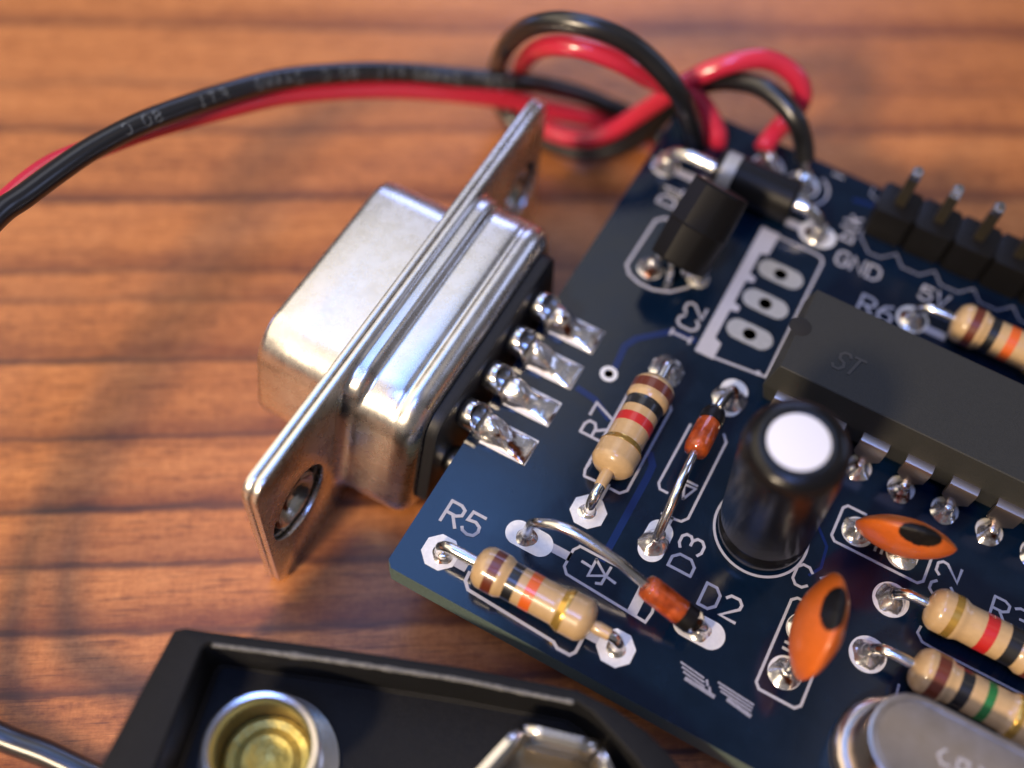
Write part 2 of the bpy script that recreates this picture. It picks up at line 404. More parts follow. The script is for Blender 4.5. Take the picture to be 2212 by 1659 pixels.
# --- tracks just under the lacquer
def track(pts, w=.36):
    bm = B(); ribbon(bm, pts, w, .0015); o = obj('copper_track', bm, 'trace', brd, smooth=False); return o
track([(5.1, 16.7), (4.95, 18.4), (5.3, 19.2), (6.9, 20.75), (8.3, 20.9)], .40)
track([(3.9, 14.45), (5.0, 14.3), (6.2, 13.6)], .38)
track([(9.2, 12.75), (9.62, 12.2), (9.66, 11.4), (9.62, 5.9)], .40)
track([(18.9, 13.5), (19.75, 12.6), (19.9, 11.3), (19.5, 10.6)], .16)
track([(13.0, 36.2), (17, 36.9), (24, 37.0)], .30)
pad(4.97, 16.21, .52, .27, oct=False)                                        # via

# --- pads of the three-legged regulator left empty
for k in range(3): pad(11.0, 23.0+2.54*k, .72, .42, oct=False, oval=.72, m='greypad')
bar = [(8.62, 20.25), (9.8, 20.25), (9.8, 21.5), (9.32, 21.7), (9.32, 24.0), (9.78, 24.12), (9.78, 24.5), (9.32, 24.65), (9.32, 26.5), (9.78, 26.62), (9.78, 27.0), (9.32, 27.15), (9.32, 28.9), (9.8, 29.1), (9.85, 30.95), (8.62, 30.95)]
bm = B(); prism(bm, bar, .003, .02); obj('print_block', bm, 'silk', brd, smooth=False, label='solid white printed bar beside the three empty pads')
outline(brd, [[(9.9, 30.75), (12.3, 30.75), (12.75, 30.65), (12.95, 30.3), (12.95, 20.75), (9.8, 20.4)]], label='white printed outline of the missing regulator')
bm = B(); lathe(bm, [(.16, .004), (.16, .02), (0, .02)], 14, Matrix.Translation((12.45, 20.75, 0))); obj('print_dot', bm, 'silk', brd)
text(brd, 'IC2', (8.12, 20.3), (0, 1), (-1, 0), 1.22, .17, 1.22)
# --- letters
text(brd, 'R5', (1.2, 3.55), (1, 0), (0, 1), 1.28, .2, 1.3)
text(brd, 'R7', (6.5, 12.05), (0, 1), (-1, 0), 1.28, .18, 1.35)
text(brd, 'D3', (14.02, 7.35), (0, 1), (-1, 0), 1.28, .18, 1.35)
text(brd, 'D2', (14.95, 6.2), (1, 0), (0, 1), 1.28, .18, 1.32)
text(brd, 'GND', (13.55, 30.72), (1, 0), (0, 1), 1.12, .16, 1.3)
text(brd, 'blk', (14.0, 32.75), (0, 1), (-1, 0), 1.0, .16, 1.12)
text(brd, '5V', (19.0, 30.95), (1, 0), (0, 1), 1.1, .16, 1.3)
text(brd, 'R6', (16.0, 28.1), (1, 0), (0, 1), 1.28, .18, 1.3)
text(brd, 'D1', (3.15, 29.25), (0, 1), (-1, 0), 1.1, .18, 1.32)
text(brd, 'C1', (18.75, 9.75), (1, 0), (0, 1), 1.25, .17, 1.3)
text(brd, 'C2', (26.6, 12.9), (0, 1), (-1, 0), 1.25, .17, 1.4)
text(brd, 'R3', (28.6, 13.25), (1, 0), (0, 1), 1.25, .17, 1.3)
text(brd, '-', (10.95, 36.95), (1, 0), (0, 1), 1.2, .16)
# maker's mark: two broken hatched bars
bm = B()
for i in range(3):
    ribbon(bm, [(15.45+.16*i, 2.98-.19*i), (16.75+.1*i, 2.82-.19*i)], .10, .004)
    ribbon(bm, [(17.5+.14*i, 2.98-.17*i), (19.45, 2.82-.17*i)], .10, .004)
ribbon(bm, [(16.0, 2.34), (17.55, 2.22)], .2, .004); ribbon(bm, [(18.25, 2.42), (19.5, 2.24)], .2, .004)
for q in ((16.95, 2.78), (17.2, 2.52)): ribbon(bm, [q, (q[0]+.12, q[1]-.2)], .12, .006)
obj('print_mark', bm, 'silkdim', brd, smooth=False, label='faint grey hatched maker mark near the board edge', kind='stuff')

# --- resistors
def res_r(t):
    """radius profile of the dog-bone body, t from -1 to 1"""
    a = abs(t)
    if a > .985: return .34 + (1-a)/.015*.25
    if a > .80: return .34+.93*math.sqrt(max(0, 1-((a-.80)/.20)**2))*.93 if a > .83 else 1.23
    if a > .52: return 1.23
    if a > .42: return 1.23-.16*(.52-a)/.10
    return 1.07
def resistor(x0, y0, x1, y1, bands, label, bx0=None, L=6.6, zc=1.42, taper=(0., 0.), scale=1.0, sides=((1, 1)), pads=True, solder=(1, 1)):
    root = empty('resistor', brd, (x0, y0, 0), label=label)
    d = Vector((x1-x0, y1-y0, 0)); D = d.length; ax = d.normalized()
    mid = D/2 if bx0 is None else bx0
    m = axis_mat((0, 0, zc), ax); m.translation = ax*mid + Vector((0, 0, zc))
    prof = []
    N = 46
    for k in range(N+1):
        t = -1+2*k/N; prof.append((res_r(t)*scale, t*L/2))
    if taper[1]: prof += [(.36, L/2+.25), (.32, L/2+taper[1])]
    if taper[0]: prof = [(.32, -L/2-taper[0]), (.36, -L/2-.25)] + prof
    bm = B(); lathe(bm, prof, 30, m); obj('body', bm, 'tan', root, angle=60)
    for t, w, mm in bands:
        bm = B(); pr = []
        for k in range(7):
            q = t + (k/6-.5)*w; pr.append((res_r(q)*scale+.014, q*L/2))
        pr = [(pr[0][0]-.03, pr[0][1])] + pr + [(pr[-1][0]-.03, pr[-1][1])]
        bm2 = B(); rings = [[m @ Vector((r*math.cos(2*PI*k/30), r*math.sin(2*PI*k/30), z)) for k in range(30)] for r, z in pr]
        loft(bm2, rings, False, False)
        obj('colour_band', bm2, mm, root, angle=60); bm.free()
    for s, e in ((0, -1), (D, 1)):
        a = ax*(mid+e*(L/2-.1)); b = ax*s
        run = (b-a).length
        bd = min(.9, run*.6)
        pts = [a+Vector((0, 0, zc)), a.lerp(b, max(.05, 1-bd/run*1.25))+Vector((0, 0, zc)), a.lerp(b, 1-bd/run*.45)+Vector((0, 0, zc*.93)), a.lerp(b, .97)+Vector((0, 0, zc*.62)), b+Vector((0, 0, .4)), b+Vector((0, 0, -1.9))]
        bm = B(); tube(bm, crom(pts, 5), .30, 12); obj('lead', bm, 'lead', root)
    return root
pad(2.12, 2.0); pad(12.28, 2.0)
joint(2.3, 1.95, .55, .35, .3)
resistor(2.12, 2.0, 12.28, 2.0, [(-.66, .16, 'b_brown'), (-.34, .16, 'b_black'), (-.035, .17, 'b_orange'), (.50, .14, 'gold')],
         'tan resistor with brown, black, orange and gold bands beside the printed R5', bx0=5.35, L=6.7, taper=(0, .9), scale=.92, zc=1.3)
outline(brd, [[(3.1, 2.42), (3.9, 2.42)], [(3.95, 1.8), (4.0, 1.3), (4.35, .95), (9.4, .72), (9.7, .52), (10.4, .52), (10.6, .8), (10.6, 1.7)], [(4.4, 3.42), (9.9, 3.42)]], .2, label='white printed outline round the resistor by the near board edge')
block([(10.75, 2.0), (11.5, 2.0)], .62); block([(2.9, 2.0), (3.5, 2.0)], .62)
pad(7.767, 7.944); pad(7.767, 18.1)
joint(7.767, 18.1, .98, .75, .3, seed=4)
joint(7.72, 7.9, .5, .18, .3)
resistor(7.767, 18.1, 7.767, 7.944, [(-.70, .19, 'b_brown'), (-.34, .20, 'b_black'), (.02, .18, 'b_red'), (.47, .12, 'gold')],
         'tan resistor with brown, black, red and gold bands beside the printed R7', bx0=5.0, L=6.5, taper=(0, .95), zc=1.45, scale=.99)
outline(brd, [[(6.62, 9.75), (6.5, 10.1), (6.55, 10.6)], [(6.65, 9.7), (7.3, 9.75)], [(8.2, 9.75), (8.75, 9.75), (9.05, 10.1), (9.05, 15.9), (8.75, 16.35), (8.5, 16.4)], [(6.5, 10.3), (6.5, 15.9)]], .17, label='white printed outline round the upright resistor beside the connector')
block([(7.8, 8.95), (7.8, 9.75)], .62); block([(7.8, 16.5), (7.8, 17.2)], .6)
pad(19.2, 29.2, oct=False); joint(19.2, 29.2, .85, .7, .28, seed=8)
resistor(19.2, 29.2, 29.4, 29.2, [(-.66, .16, 'b_brown'), (-.32, .16, 'b_black'), (0.02, .17, 'b_orange'), (.5, .13, 'gold')],
         'blurred tan resistor with brown, black and orange bands behind the long chip', bx0=5.2, L=6.6, zc=1.6)
block([(20.2, 29.0), (21.2, 29.0)], .55)
pad(23.75, 11.5, oct=False); joint(23.75, 11.5, .82, .9, .3, seed=12)
resistor(23.75, 11.5, 33.95, 11.5, [(-.62, .12, 'gold'), (-.08, .19, 'b_red'), (.3, .2, 'b_black'), (.68, .2, 'b_brown')],
         'tan resistor with gold, red, black and brown bands to the right of the orange capacitors', bx0=4.75, L=6.7, zc=1.45, scale=.94)
pad(23.64, 8.1, oct=False); joint(23.64, 8.1, .82, .95, .3, seed=16)
resistor(23.64, 8.1, 33.84, 8.1, [(-.64, .19, 'b_brown'), (-.26, .18, 'b_black'), (.10, .13, 'b_green'), (.55, .12, 'gold')],
         'tan resistor with brown, black and green bands just above the metal crystal', bx0=5.15, L=6.7, zc=1.45, scale=.95)
outline(brd, [[(26.6, 10.1), (25.9, 10.15), (25.55, 10.5), (25.6, 10.9)], [(26.6, 10.1), (32, 10.1)], [(26.2, 6.55), (25.6, 6.9), (25.55, 7.4)]], .16, m='silkdim')

for px, py in ((29.4, 29.2), (33.95, 11.5), (33.84, 8.1)): pad(px, py, oct=False); joint(px, py, .82, .8, .3, seed=px)

# --- glass diodes
def glass_diode(label, c, d, lead_a, lead_b):
    root = empty('glass_diode', brd, c, label=label)
    d = Vector(d).normalized(); m = axis_mat((0, 0, 0), d); L = 3.5; r = .68
    prof = [(0, -L/2), (.35, -L/2), (.6, -L/2+.12), (r, -L/2+.45), (r, L/2-.45), (.6, L/2-.12), (.35, L/2), (0, L/2)]
    bm = B(); lathe(bm, prof, 28, m); obj('glass_body', bm, 'glass', root, angle=60)
    prof = [(.25, -L/2+.2), (.48, -L/2+.35), (.57, -L/2+.55), (.57, -.35), (.50, -.1), (.56, .15), (.57, L/2-1.0), (.45, L/2-.8), (.0, L/2-.8)]
    bm = B(); lathe(bm, prof, 24, m); obj('core', bm, 'core', root)
    bm = B(); lathe(bm, [(r+.008, L/2-1.1), (r+.012, L/2-1.05), (r+.012, L/2-.5), (r+.006, L/2-.45)], 28, m); obj('colour_band', bm, 'gloss', root)
    base = Vector(c)
    for pts in (lead_a, lead_b):
        bm = B(); tube(bm, crom([Vector(p)-base for p in pts], 6), .26, 12); obj('lead', bm, 'lead', root)
    return root
pad(5.75, 5.0, .72, .42, oct=False, oval=.62); pad(15.55, 5.0, .78, .42, oct=False, oval=.62)
glass_diode('orange glass diode with a long bent lead over the printed diode symbol, by the printed D2', (13.75, 4.72, 1.75), (.93, -.06, -.28),
            [(5.55, 5.0, -1.6), (5.55, 5.0, .3), (5.7, 4.95, 1.9), (6.2, 4.85, 2.85), (7.3, 5.0, 3.35), (8.9, 5.02, 3.25), (10.4, 4.95, 2.95), (11.4, 4.88, 2.55), (12.4, 4.8, 2.2)],
            [(15.2, 4.62, 1.3), (15.5, 4.7, 1.0), (15.75, 4.9, .5), (15.8, 5.0, -1.6)])
joint(15.6, 4.95, .62, .5, .3, seed=21)
outline(brd, [[(8.25, 5.9), (8.05, 5.6), (8.05, 4.55), (8.35, 4.22), (13.0, 3.95), (13.1, 4.6), (13.0, 5.0)], [(8.25, 5.95), (12.2, 5.95)], [(8.75, 5.25), (9.35, 5.2)],
              [(9.35, 5.72), (9.35, 4.7), (10.15, 5.15), (9.35, 5.72)], [(10.2, 5.7), (10.15, 4.65), (9.9, 4.55)], [(10.15, 5.15), (10.75, 5.05)]], .17, label='white printed diode symbol in a box under the bent lead')
block([(6.95, 5.15), (7.95, 5.15)], .5); block([(12.2, 4.25), (12.2, 5.5)], .55)
joint(5.6, 5.0, .56, .32, .28, seed=19); joint(12.3, 2.0, .52, .28, .3, seed=23)
pad(11.6, 8.25, .72, .42, oct=False, oval=.55, ang=PI/2); pad(11.7, 18.4, .8, .42, oct=False, oval=.5, ang=PI/2)
joint(11.6, 8.1, .8, .85, .3, seed=25, lean=(.05, .25)); joint(11.65, 18.3, .95, .85, .35, seed=29)
glass_diode('orange glass diode propped up by its lead between the R7 resistor and the round capacitor', (11.33, 14.35, 2.15), (-.01, .98, -.2),
            [(11.6, 8.1, -1.6), (11.6, 8.1, .2), (11.58, 8.35, 1.0), (11.5, 9.4, 2.3), (11.4, 11.0, 2.95), (11.34, 12.6, 2.55)],
            [(11.33, 16.0, 1.85), (11.4, 17.0, 1.6), (11.55, 17.9, 1.1), (11.65, 18.3, .4), (11.65, 18.35, -1.6)])
outline(brd, [[(11.25, 9.85), (11.75, 9.85), (12.35, 9.95), (12.6, 10.3), (12.6, 15.6), (12.3, 16.0)], [(11.0, 11.1), (10.55, 11.1), (10.35, 11.4), (10.4, 15.6)], [(11.9, 11.2), (12.25, 12.1), (11.6, 12.05), (11.9, 11.2)], [(11.5, 12.3), (12.25, 12.3)]], .16, label='white printed box under the propped-up diode')
block([(11.75, 8.95), (11.75, 9.85)], .35)

# --- black rectifier diode with silver band
root = empty('rectifier_diode', brd, (1.3, 32.2, 0), label='black rectifier diode with a silver band lying behind the small transistor')
m = axis_mat((0, 0, 1.75), (1, 0, 0)); m.translation = Vector((5.85, 0, 1.75)); L = 5.3; r = 1.36
bm = B(); lathe(bm, [(.4, -L/2), (r-.14, -L/2), (r, -L/2+.15), (r, L/2-.15), (r-.14, L/2), (.4, L/2)], 30, m); obj('body', bm, 'gloss', root)
bm = B(); lathe(bm, [(r-.02, -L/2+.35), (r+.014, -L/2+.37), (r+.014, -L/2+1.25), (r-.02, -L/2+1.27)], 30, m); obj('colour_band', bm, 'greypad', root, label='silver band')
for e, px in ((-1, 0.0), (1, 10.5)):
    s = 5.85+e*(L/2-.1)
    bm = B(); tube(bm, crom([(s, 0, 1.75), (s+e*.7, 0, 1.8), (px-e*1.0, 0, 1.75), (px-e*.25, 0, 1.25), (px, 0, .4), (px, 0, -1.8)], 6), .40, 12); obj('lead', bm, 'lead', root)
pad(1.3, 32.2, .9, oct=False); pad(11.9, 32.2, .9, oct=False, oval=.3)
joint(1.3, 32.2, .85, 1.0, .45, seed=31); joint(11.85, 32.2, .8, .85, .42, seed=33)
block([(10.0, 32.2), (10.9, 32.2)], .6); block([(2.4, 32.2), (3.2, 32.2)], .6)

# --- small transistor leaning back over the board
root = empty('transistor', brd, (4.0, 24.4, 0), label='black three-legged transistor leaning back against the black diode')
a_ax = Vector((.10, .70, .71)).normalized()                         # from legs to top
b_ax = Vector((0, -a_ax.z, a_ax.y)).normalized()                    # towards the viewer
x_ax = a_ax.cross(b_ax)
if x_ax.x < 0: x_ax = -x_ax
sec = [(0, -1.5), (.95, -2.2)] + [(1.35+2.15*math.cos(t), 2.2*math.sin(t)) for t in [math.radians(-68+136*k/12) for k in range(13)]] + [(.95, 2.2), (0, 1.5)]
o0 = Vector((3.75, 24.35, 1.85))-Vector((4.0, 24.4, 0))
def tosec(k, t, s): return o0 + x_ax*((k[0]-1.6)*s+1.6) + b_ax*(k[1]*s)*-1 + a_ax*t
bm = B(); loft(bm, [[tosec(k, t, s) for k in sec] for t, s in ((0, .93), (.12, .96), (2.3, 1.0), (2.36, 1.015), (2.42, 1.0), (4.85, .95), (5.0, .91))])
obj('body', bm, 'gloss', root, angle=25)
for i, (px, py) in enumerate(((3.95, 24.3), (5.3, 23.6), (6.6, 24.8))):
    p0 = o0 + x_ax*1.4 + b_ax*(1.27*(i-1))*0 + x_ax*(1.0*(i-1)*.9) + a_ax*.1
    e = Vector((px, py, 0))-Vector((4.0, 24.4, 0))
    bm = B(); tube(bm, crom([p0, p0-a_ax*.5, e+Vector((0, .1, .7)), e+Vector((0, 0, .2)), e+Vector((0, 0, -1.7))], 5), .24, 8); obj('lead', bm, 'lead', root)
joint(3.9, 24.25, .78, .8, .3, seed=41); joint(6.75, 25.1, .62, .8, .3, seed=43); pad(3.9, 24.25, .8, oct=False); pad(6.7, 25.1, .7, oct=False)
outline(brd, [[(3.6, 28.35), (3.05, 28.3), (2.62, 27.8), (2.52, 23.75), (2.95, 23.2), (3.75, 22.9), (4.7, 22.9), (5.65, 23.3), (6.4, 24.1), (6.85, 25.0), (7.0, 26.2)]], .2, label='white printed outline under the leaning transistor')

# --- long chip
ic = empty('integrated_circuit', brd, (14.57, 17.98, 0), label='long grey-black chip with two rows of pins across the right of the board')
npin = 9; X0, X1 = 12.95-14.57, 14.57+2.54*(npin-1)+1.6-14.57; Y0, Y1 = .55, 7.07
bm = B()
def icr(d, z): return [(X0+d, Y0+d, z), (X1-d, Y0+d, z), (X1-d, Y1-d, z), (X0+d, Y1-d, z)]
loft(bm, [icr(.35, .75), icr(.0, 2.35), icr(.0, 2.55), icr(.33, 4.25)])
bmesh.ops.bevel(bm, geom=[e for e in bm.edges if e.calc_length() > 1], offset=.05, segments=1, affect='EDGES')
obj('body', bm, 'chip', ic, angle=20)
bm = B(); lathe(bm, [(.62, 4.262), (.58, 4.275), (0, 4.275)], 20, Matrix.Translation((13.35-14.57, 3.85, 0))); obj('notch', bm, 'hole', ic)
bm = B()
q = 0
for ch, ox in (('S', 0), ('T', .75)):
    for st in G[ch]:
        q += 2
        ribbon(bm, [(1.1+ox+p[0]*.62+p[1]*.22, 2.35+p[1]*.85) for p in st], .16, 4.256+.002*q)
obj('print_mark', bm, 'mark', ic, smooth=False, label='faint ST mark on the chip', kind='stuff')
def icpin(s):
    """s = -1 front row, +1 rear row; flat shoulder narrowing to a thin leg"""
    bm = B(); prof = [(.62, 2.55), (.32, 2.55), (.12, 2.46), (.03, 2.25), (0, 1.35), (0, .9), (0, -2.2)]
    wid = [.76, .76, .76, .76, .74, .27, .23]; th = .26
    fr = []
    for (o, z), w in zip(prof, wid):
        fr.append([(-w, o, z), (w, o, z)])
    A = [[bm.verts.new((p[0], p[1]*1, p[2])) for p in f] for f in fr]
    Bk = [[bm.verts.new((p[0], p[1]+(th if i > 2 else th*.3*(i == 2)), p[2]-(th if i < 3 else 0))) for p in f] for i, f in enumerate(fr)]
    for i in range(len(fr)-1):
        bm.faces.new((A[i][0], A[i][1], A[i+1][1], A[i+1][0])); bm.faces.new((Bk[i][0], Bk[i+1][0], Bk[i+1][1], Bk[i][1]))
        bm.faces.new((A[i][0], A[i+1][0], Bk[i+1][0], Bk[i][0])); bm.faces.new((A[i][1], Bk[i][1], Bk[i+1][1], A[i+1][1]))
    if s > 0:
        for v in bm.verts: v.co.y = -v.co.y
    return bm
for s in (-1, 1):
    first = None
    for k in range(npin):
        y = -.05 if s < 0 else 7.67
        if first is None: first = obj('pin', icpin(s), 'pinm', ic); o = first
        else: o = first.copy(); COL.objects.link(o)
        o.location = (2.54*k, y, 0)
        pad(14.57+2.54*k, 17.98 if s < 0 else 25.6, .76, oct=False, dark=False)
for k in range(npin): joint(14.57+2.54*k, 17.72, .68, .78, .26, seed=50+k, lean=(0, .12))

# --- electrolytic capacitor, leaning a little
cp = empty('electrolytic_capacitor', brd, (16.35, 11.65, 0), label='tall shiny black round capacitor with a white top disc')
m = axis_mat((0, 0, .35), (-1.02, -.92, 10.8))
prof = [(.6, .0), (2.2, .0), (2.42, .15), (2.45, .5), (2.45, 1.1), (2.34, 1.35), (2.34, 1.55), (2.45, 1.8), (2.48, 9.9), (2.45, 10.1), (2.36, 10.4), (2.1, 10.66), (1.75, 10.78), (1.5, 10.78), (1.42, 10.72)]
bm = B(); lathe(bm, prof, 48, m); obj('sleeve', bm, 'sleeve', cp)
bm = B(); lathe(bm, [(1.46, 10.66), (1.43, 10.73), (1.2, 10.76), (0, 10.77)], 40, m); obj('top_disc', bm, 'alu', cp, label='white metal top disc')
for e in (-1, 1):
    bm = B(); tube(bm, [(e*1.0, 0, .6), (e*1.0, 0, -1.8)], .25, 8); obj('lead', bm, 'lead', cp)
outline(brd, [arc(16.35, 11.6, 2.55, 120, 420, 48)], .16, label='white printed circle round the black capacitor')

# --- ceramic disc capacitors
def ceramic(label, loc, ax, rot, tipc, tipr, pads, padv):
    root = empty('ceramic_capacitor', brd, (pads[0], pads[1], 0), label=label)
    off = Vector(loc)-Vector((pads[0], pads[1], 0))
    bm = B(); bmesh.ops.create_uvsphere(bm, u_segments=36, v_segments=24, radius=1)
    R = Matrix.Rotation(rot[0], 3, 'Z') @ Matrix.Rotation(rot[1], 3, 'X') @ Matrix.Rotation(rot[2], 3, 'Y')
    thin = 0 if ax[0] < ax[1] else 1
    for v in bm.verts:
        d = v.co.copy()
        # lens: sharpen the rim
        rad = math.sqrt(max(0, 1-d[thin]**2)); d[thin] = d[thin]*(.45+.55*abs(d[thin]))*1.0 if abs(d[thin]) < 1 else d[thin]
        p = R @ Vector((d.x*ax[0], d.y*ax[1], d.z*ax[2]))
        p *= 1+.05*noise.noise(p*.9+Vector((3, 1, loc[0])))+.012*noise.noise(p*3.1)
        v.co = off + p
    body = obj('body', bm, 'orange', root, angle=180)
    body.data.materials.append(MT['gloss'])
    t = Vector(tipc)-Vector((pads[0], pads[1], 0))
    for p in body.data.polygons:
        pass
    # black painted tip: a thin cap of the same surface
    bm = B(); bm.from_mesh(body.data)
    kill = []
    Ri = R.transposed()
    for v in bm.verts: pass
    bmesh.ops.subdivide_edges(bm, edges=bm.edges[:], cuts=2, use_grid_fill=True)
    bm.normal_update()
    for f in bm.faces:
        q = Ri @ (f.calc_center_median()-t)
        if (q.x/tipr[0])**2+(q.y/tipr[1])**2+(q.z/tipr[2])**2 > 1: kill.append(f)
    bmesh.ops.delete(bm, geom=kill, context='FACES')
    for v in bm.verts: v.co += v.normal*.025
    obj('painted_tip', bm, 'gloss', root, angle=180, label='black painted tip')
    for e in (-1, 1):
        q = Vector((padv[0]*e, padv[1]*e, 0))
        bm = B(); tube(bm, crom([off*.6+q*.75+Vector((0, 0, .2)), q+Vector((0, 0, .9)), q+Vector((0, 0, .3)), q+Vector((0, 0, -1.8))], 4), .26, 10); obj('lead', bm, 'lead', root)
        pad(pads[0]+q.x, pads[1]+q.y, .88, oct=False, dark=False); joint(pads[0]+q.x*1.06, pads[1]+q.y*1.06, .8, .6, .3, seed=70+e+pads[0])
    return root
ceramic('orange ceramic capacitor with a black tip standing nearest the board edge', (20.33, 6.66, 3.37), (1.1, 2.72, 2.7), (.16, 0, .088), (20.32, 6.75, 5.8), (.52, 1.15, 1.0), (20.25, 6.38), (0, 1.27))
ceramic('orange ceramic capacitor with a black tip standing beside the chip pins', (22.66, 13.47, 3.05), (2.5, .95, 2.7), (.17, .31, 0), (22.85, 12.62, 5.35), (1.05, .5, .95), (22.2, 14.25), (1.27, 0))
outline(brd, [[(19.9, 9.12), (19.4, 9.1), (19.15, 8.85), (19.15, 3.95), (19.4, 3.68), (21.3, 3.68), (21.55, 3.95), (21.55, 8.85), (21.3, 9.1)], [(19.7, 6.25), (20.8, 6.25)], [(19.7, 6.6), (20.8, 6.6)]], .17, label='white printed box under the nearest orange capacitor')
outline(brd, [[(21, 15.45), (19.95, 15.45), (19.75, 15.2), (19.75, 13.35), (20.0, 13.1), (24.7, 13.1), (24.95, 13.35), (24.95, 15.2), (24.7, 15.45)], [(22.1, 13.7), (22.1, 14.8)], [(22.45, 13.7), (22.45, 14.8)]], .17, label='white printed box under the orange capacitor by the chip')

# --- crystal in a flat oval can
cr = empty('quartz_crystal', brd, (29.45, 3.7, 0), label='flat oval metal crystal can lying in the lower right of the board')
def stad(hx, r, z, n=12):
    out = []
    for s, a0 in ((1, -90), (-1, 90)):
        for k in range(n+1):
            t = math.radians(a0+180*k/n); out.append((s*hx+r*math.cos(t), r*math.sin(t), z))
    return out
bm = B(); loft(bm, [stad(3.2, 2.85, .05), stad(3.2, 2.9, .2), stad(3.2, 2.9, .55), stad(3.2, 2.75, .75), stad(3.2, 2.45, .85)]); obj('flange', bm, 'crystal', cr)
bm = B(); loft(bm, [stad(3.2, 2.3, .7), stad(3.2, 2.3, 3.35), stad(3.2, 2.22, 3.54), stad(3.2, 2.03, 3.6), stad(3.2, 1.93, 3.56), stad(3.2, 1.8, 3.53)]); obj('can', bm, 'crystal', cr)

bm = B()
for st in ([(-1.9, .35), (-2.15, 0), (-1.9, -.35), (-1.55, -.3)], [(-1.2, .3), (-.75, .3), (-.75, -.1), (-1.2, -.3), (-1.25, .2)], [(-.3, .35), (.2, .35)], [(0, .35), (0, -.35)]):
    ribbon(bm, st, .13, 3.532)
obj('print_mark', bm, 'cmark', cr, smooth=False, label='faint stamped mark on the crystal can', kind='stuff')

# --- pin header
hd = empty('pin_header', brd, (15.5, 35.15, 0), label='black plastic header with upright metal pins at the far board edge')
nh = 7
bm = B()
for k in range(nh):
    c = .32
    p = [(2.54*k-1.27+c*.6, -1.27), (2.54*k+1.27-c*.6, -1.27), (2.54*k+1.265, -1.27+c), (2.54*k+1.265, 1.27-c), (2.54*k+1.27-c*.6, 1.27), (2.54*k-1.27+c*.6, 1.27), (2.54*k-1.265, 1.27-c), (2.54*k-1.265, -1.27+c)]
    b2 = B(); prism(b2, p, .05, 2.5, .08); me = bpy.data.meshes.new('t'); b2.to_mesh(me); b2.free(); bm.from_mesh(me); bpy.data.meshes.remove(me)
obj('housing', bm, 'gloss', hd, angle=25)
first = None
for k in range(nh):
    if first is None:
        bm = B(); box(bm, -.32, .32, -.32, .32, -2, 5.05); box(bm, -.321, .321, -.321, .321, 4.82, 5.25); 
        top = [v for v in bm.verts if v.co.z > 5]
        r = bmesh.ops.extrude_face_region(bm, geom=[f for f in bm.faces if f.calc_center_median().z > 5])
        for v in [g for g in r['geom'] if isinstance(g, bmesh.types.BMVert)]: v.co.z += .3; v.co.x *= .55; v.co.y *= .55
        first = obj('pin', bm, 'pindark', hd, smooth=False); o = first; first.data.materials.append(MT['lead'])  # dark shaft and bright tip: reflections painted as two metals
        for p in first.data.polygons:
            if p.center.z > 4.9: p.material_index = 1
    else: o = first.copy(); COL.objects.link(o)
    o.location = (2.54*k, 0, 0)
st = []
line = [(14.45, 36.3), (14.3, 35.4), (14.3, 33.6), (15.2, 32.6)]
for k in range(nh):
    x = 15.5+2.54*k
    line += [(x+.5, 32.65), (x+1.27, 33.45)] + ([(x+1.9, 32.65)] if k < nh-1 else [])
outline(brd, [line, [(13.75, 37.85), (13.75, 37.2), (15.1, 36.6)]], .09, m='silkdim', label='white scalloped printed outline in front of the pin header')

# --- serial connector
dc = empty('serial_connector', brd, (-6.5, 13.6, -1.25), label='silvery nine-way serial connector clamped on the board edge')
def dsh(hw, hh, r, inset, x, ang=10, n=7):
    """D outline in the y-z plane (narrow side up), inset inwards"""
    t = math.tan(math.radians(ang)); hw2 = hw-2*hh*t           # half width at top
    ctr = []
    cs = [(-hw2, hh), (hw2, hh), (hw, -hh), (-hw, -hh)]
    P = [Vector(c) for c in cs]; out = []
    for i in range(4):
        a, b, c2 = P[i-1], P[i], P[(i+1) % 4]
        u = (a-b).normalized(); v = (c2-b).normalized(); half = math.acos(max(-1, min(1, u.dot(v))))/2
        cc = b + (u+v).normalized()*(r/math.sin(half)); d = r/math.tan(half)
        s = (b+u*d)-cc; e = (b+v*d)-cc
        a0 = math.atan2(s.y, s.x); a1 = math.atan2(e.y, e.x); da = (a1-a0+PI) % (2*PI)-PI
        for k in range(n+1):
            w = a0+da*k/n; rr = r-inset; out.append((x, cc.x+rr*math.cos(w), cc.y+rr*math.sin(w)))
    return out
# flange: two stacked plates with round corners
def plate(x0, x1, hw, hh, r, bev=.08, hr=2.3):
    bm = B()
    def loop(pts):
        v = [bm.verts.new((0, *p)) for p in pts]
        return [bm.edges.new((v[k], v[(k+1) % len(v)])) for k in range(len(v))]
    out = []
    for sy_, sz_, a0 in ((1, 1, 0), (-1, 1, 90), (-1, -1, 180), (1, -1, 270)):
        for k in range(7):
            t = math.radians(a0+90*k/6); out.append((sy_*(hw-r)+r*math.cos(t), sz_*(hh-r)+r*math.sin(t)))
    ed = loop(out)
    for sy_ in (-12.5, 12.5): ed += loop([(sy_+hr*math.cos(2*PI*k/32), hr*math.sin(2*PI*k/32)) for k in range(32)])
    bmesh.ops.triangle_fill(bm, use_beauty=True, use_dissolve=False, edges=ed)
    for v in bm.verts: v.co.x = x0
    g = bmesh.ops.extrude_face_region(bm, geom=bm.faces[:])
    for v in [q for q in g['geom'] if isinstance(q, bmesh.types.BMVert)]: v.co.x = x1
    bmesh.ops.recalc_face_normals(bm, faces=bm.faces[:])
    rim = [e for e in bm.edges if len(e.link_faces) == 2 and e.calc_face_angle() > 1.2]
    bmesh.ops.bevel(bm, geom=rim, offset=bev, segments=2, affect='EDGES', profile=.5)
    return bm
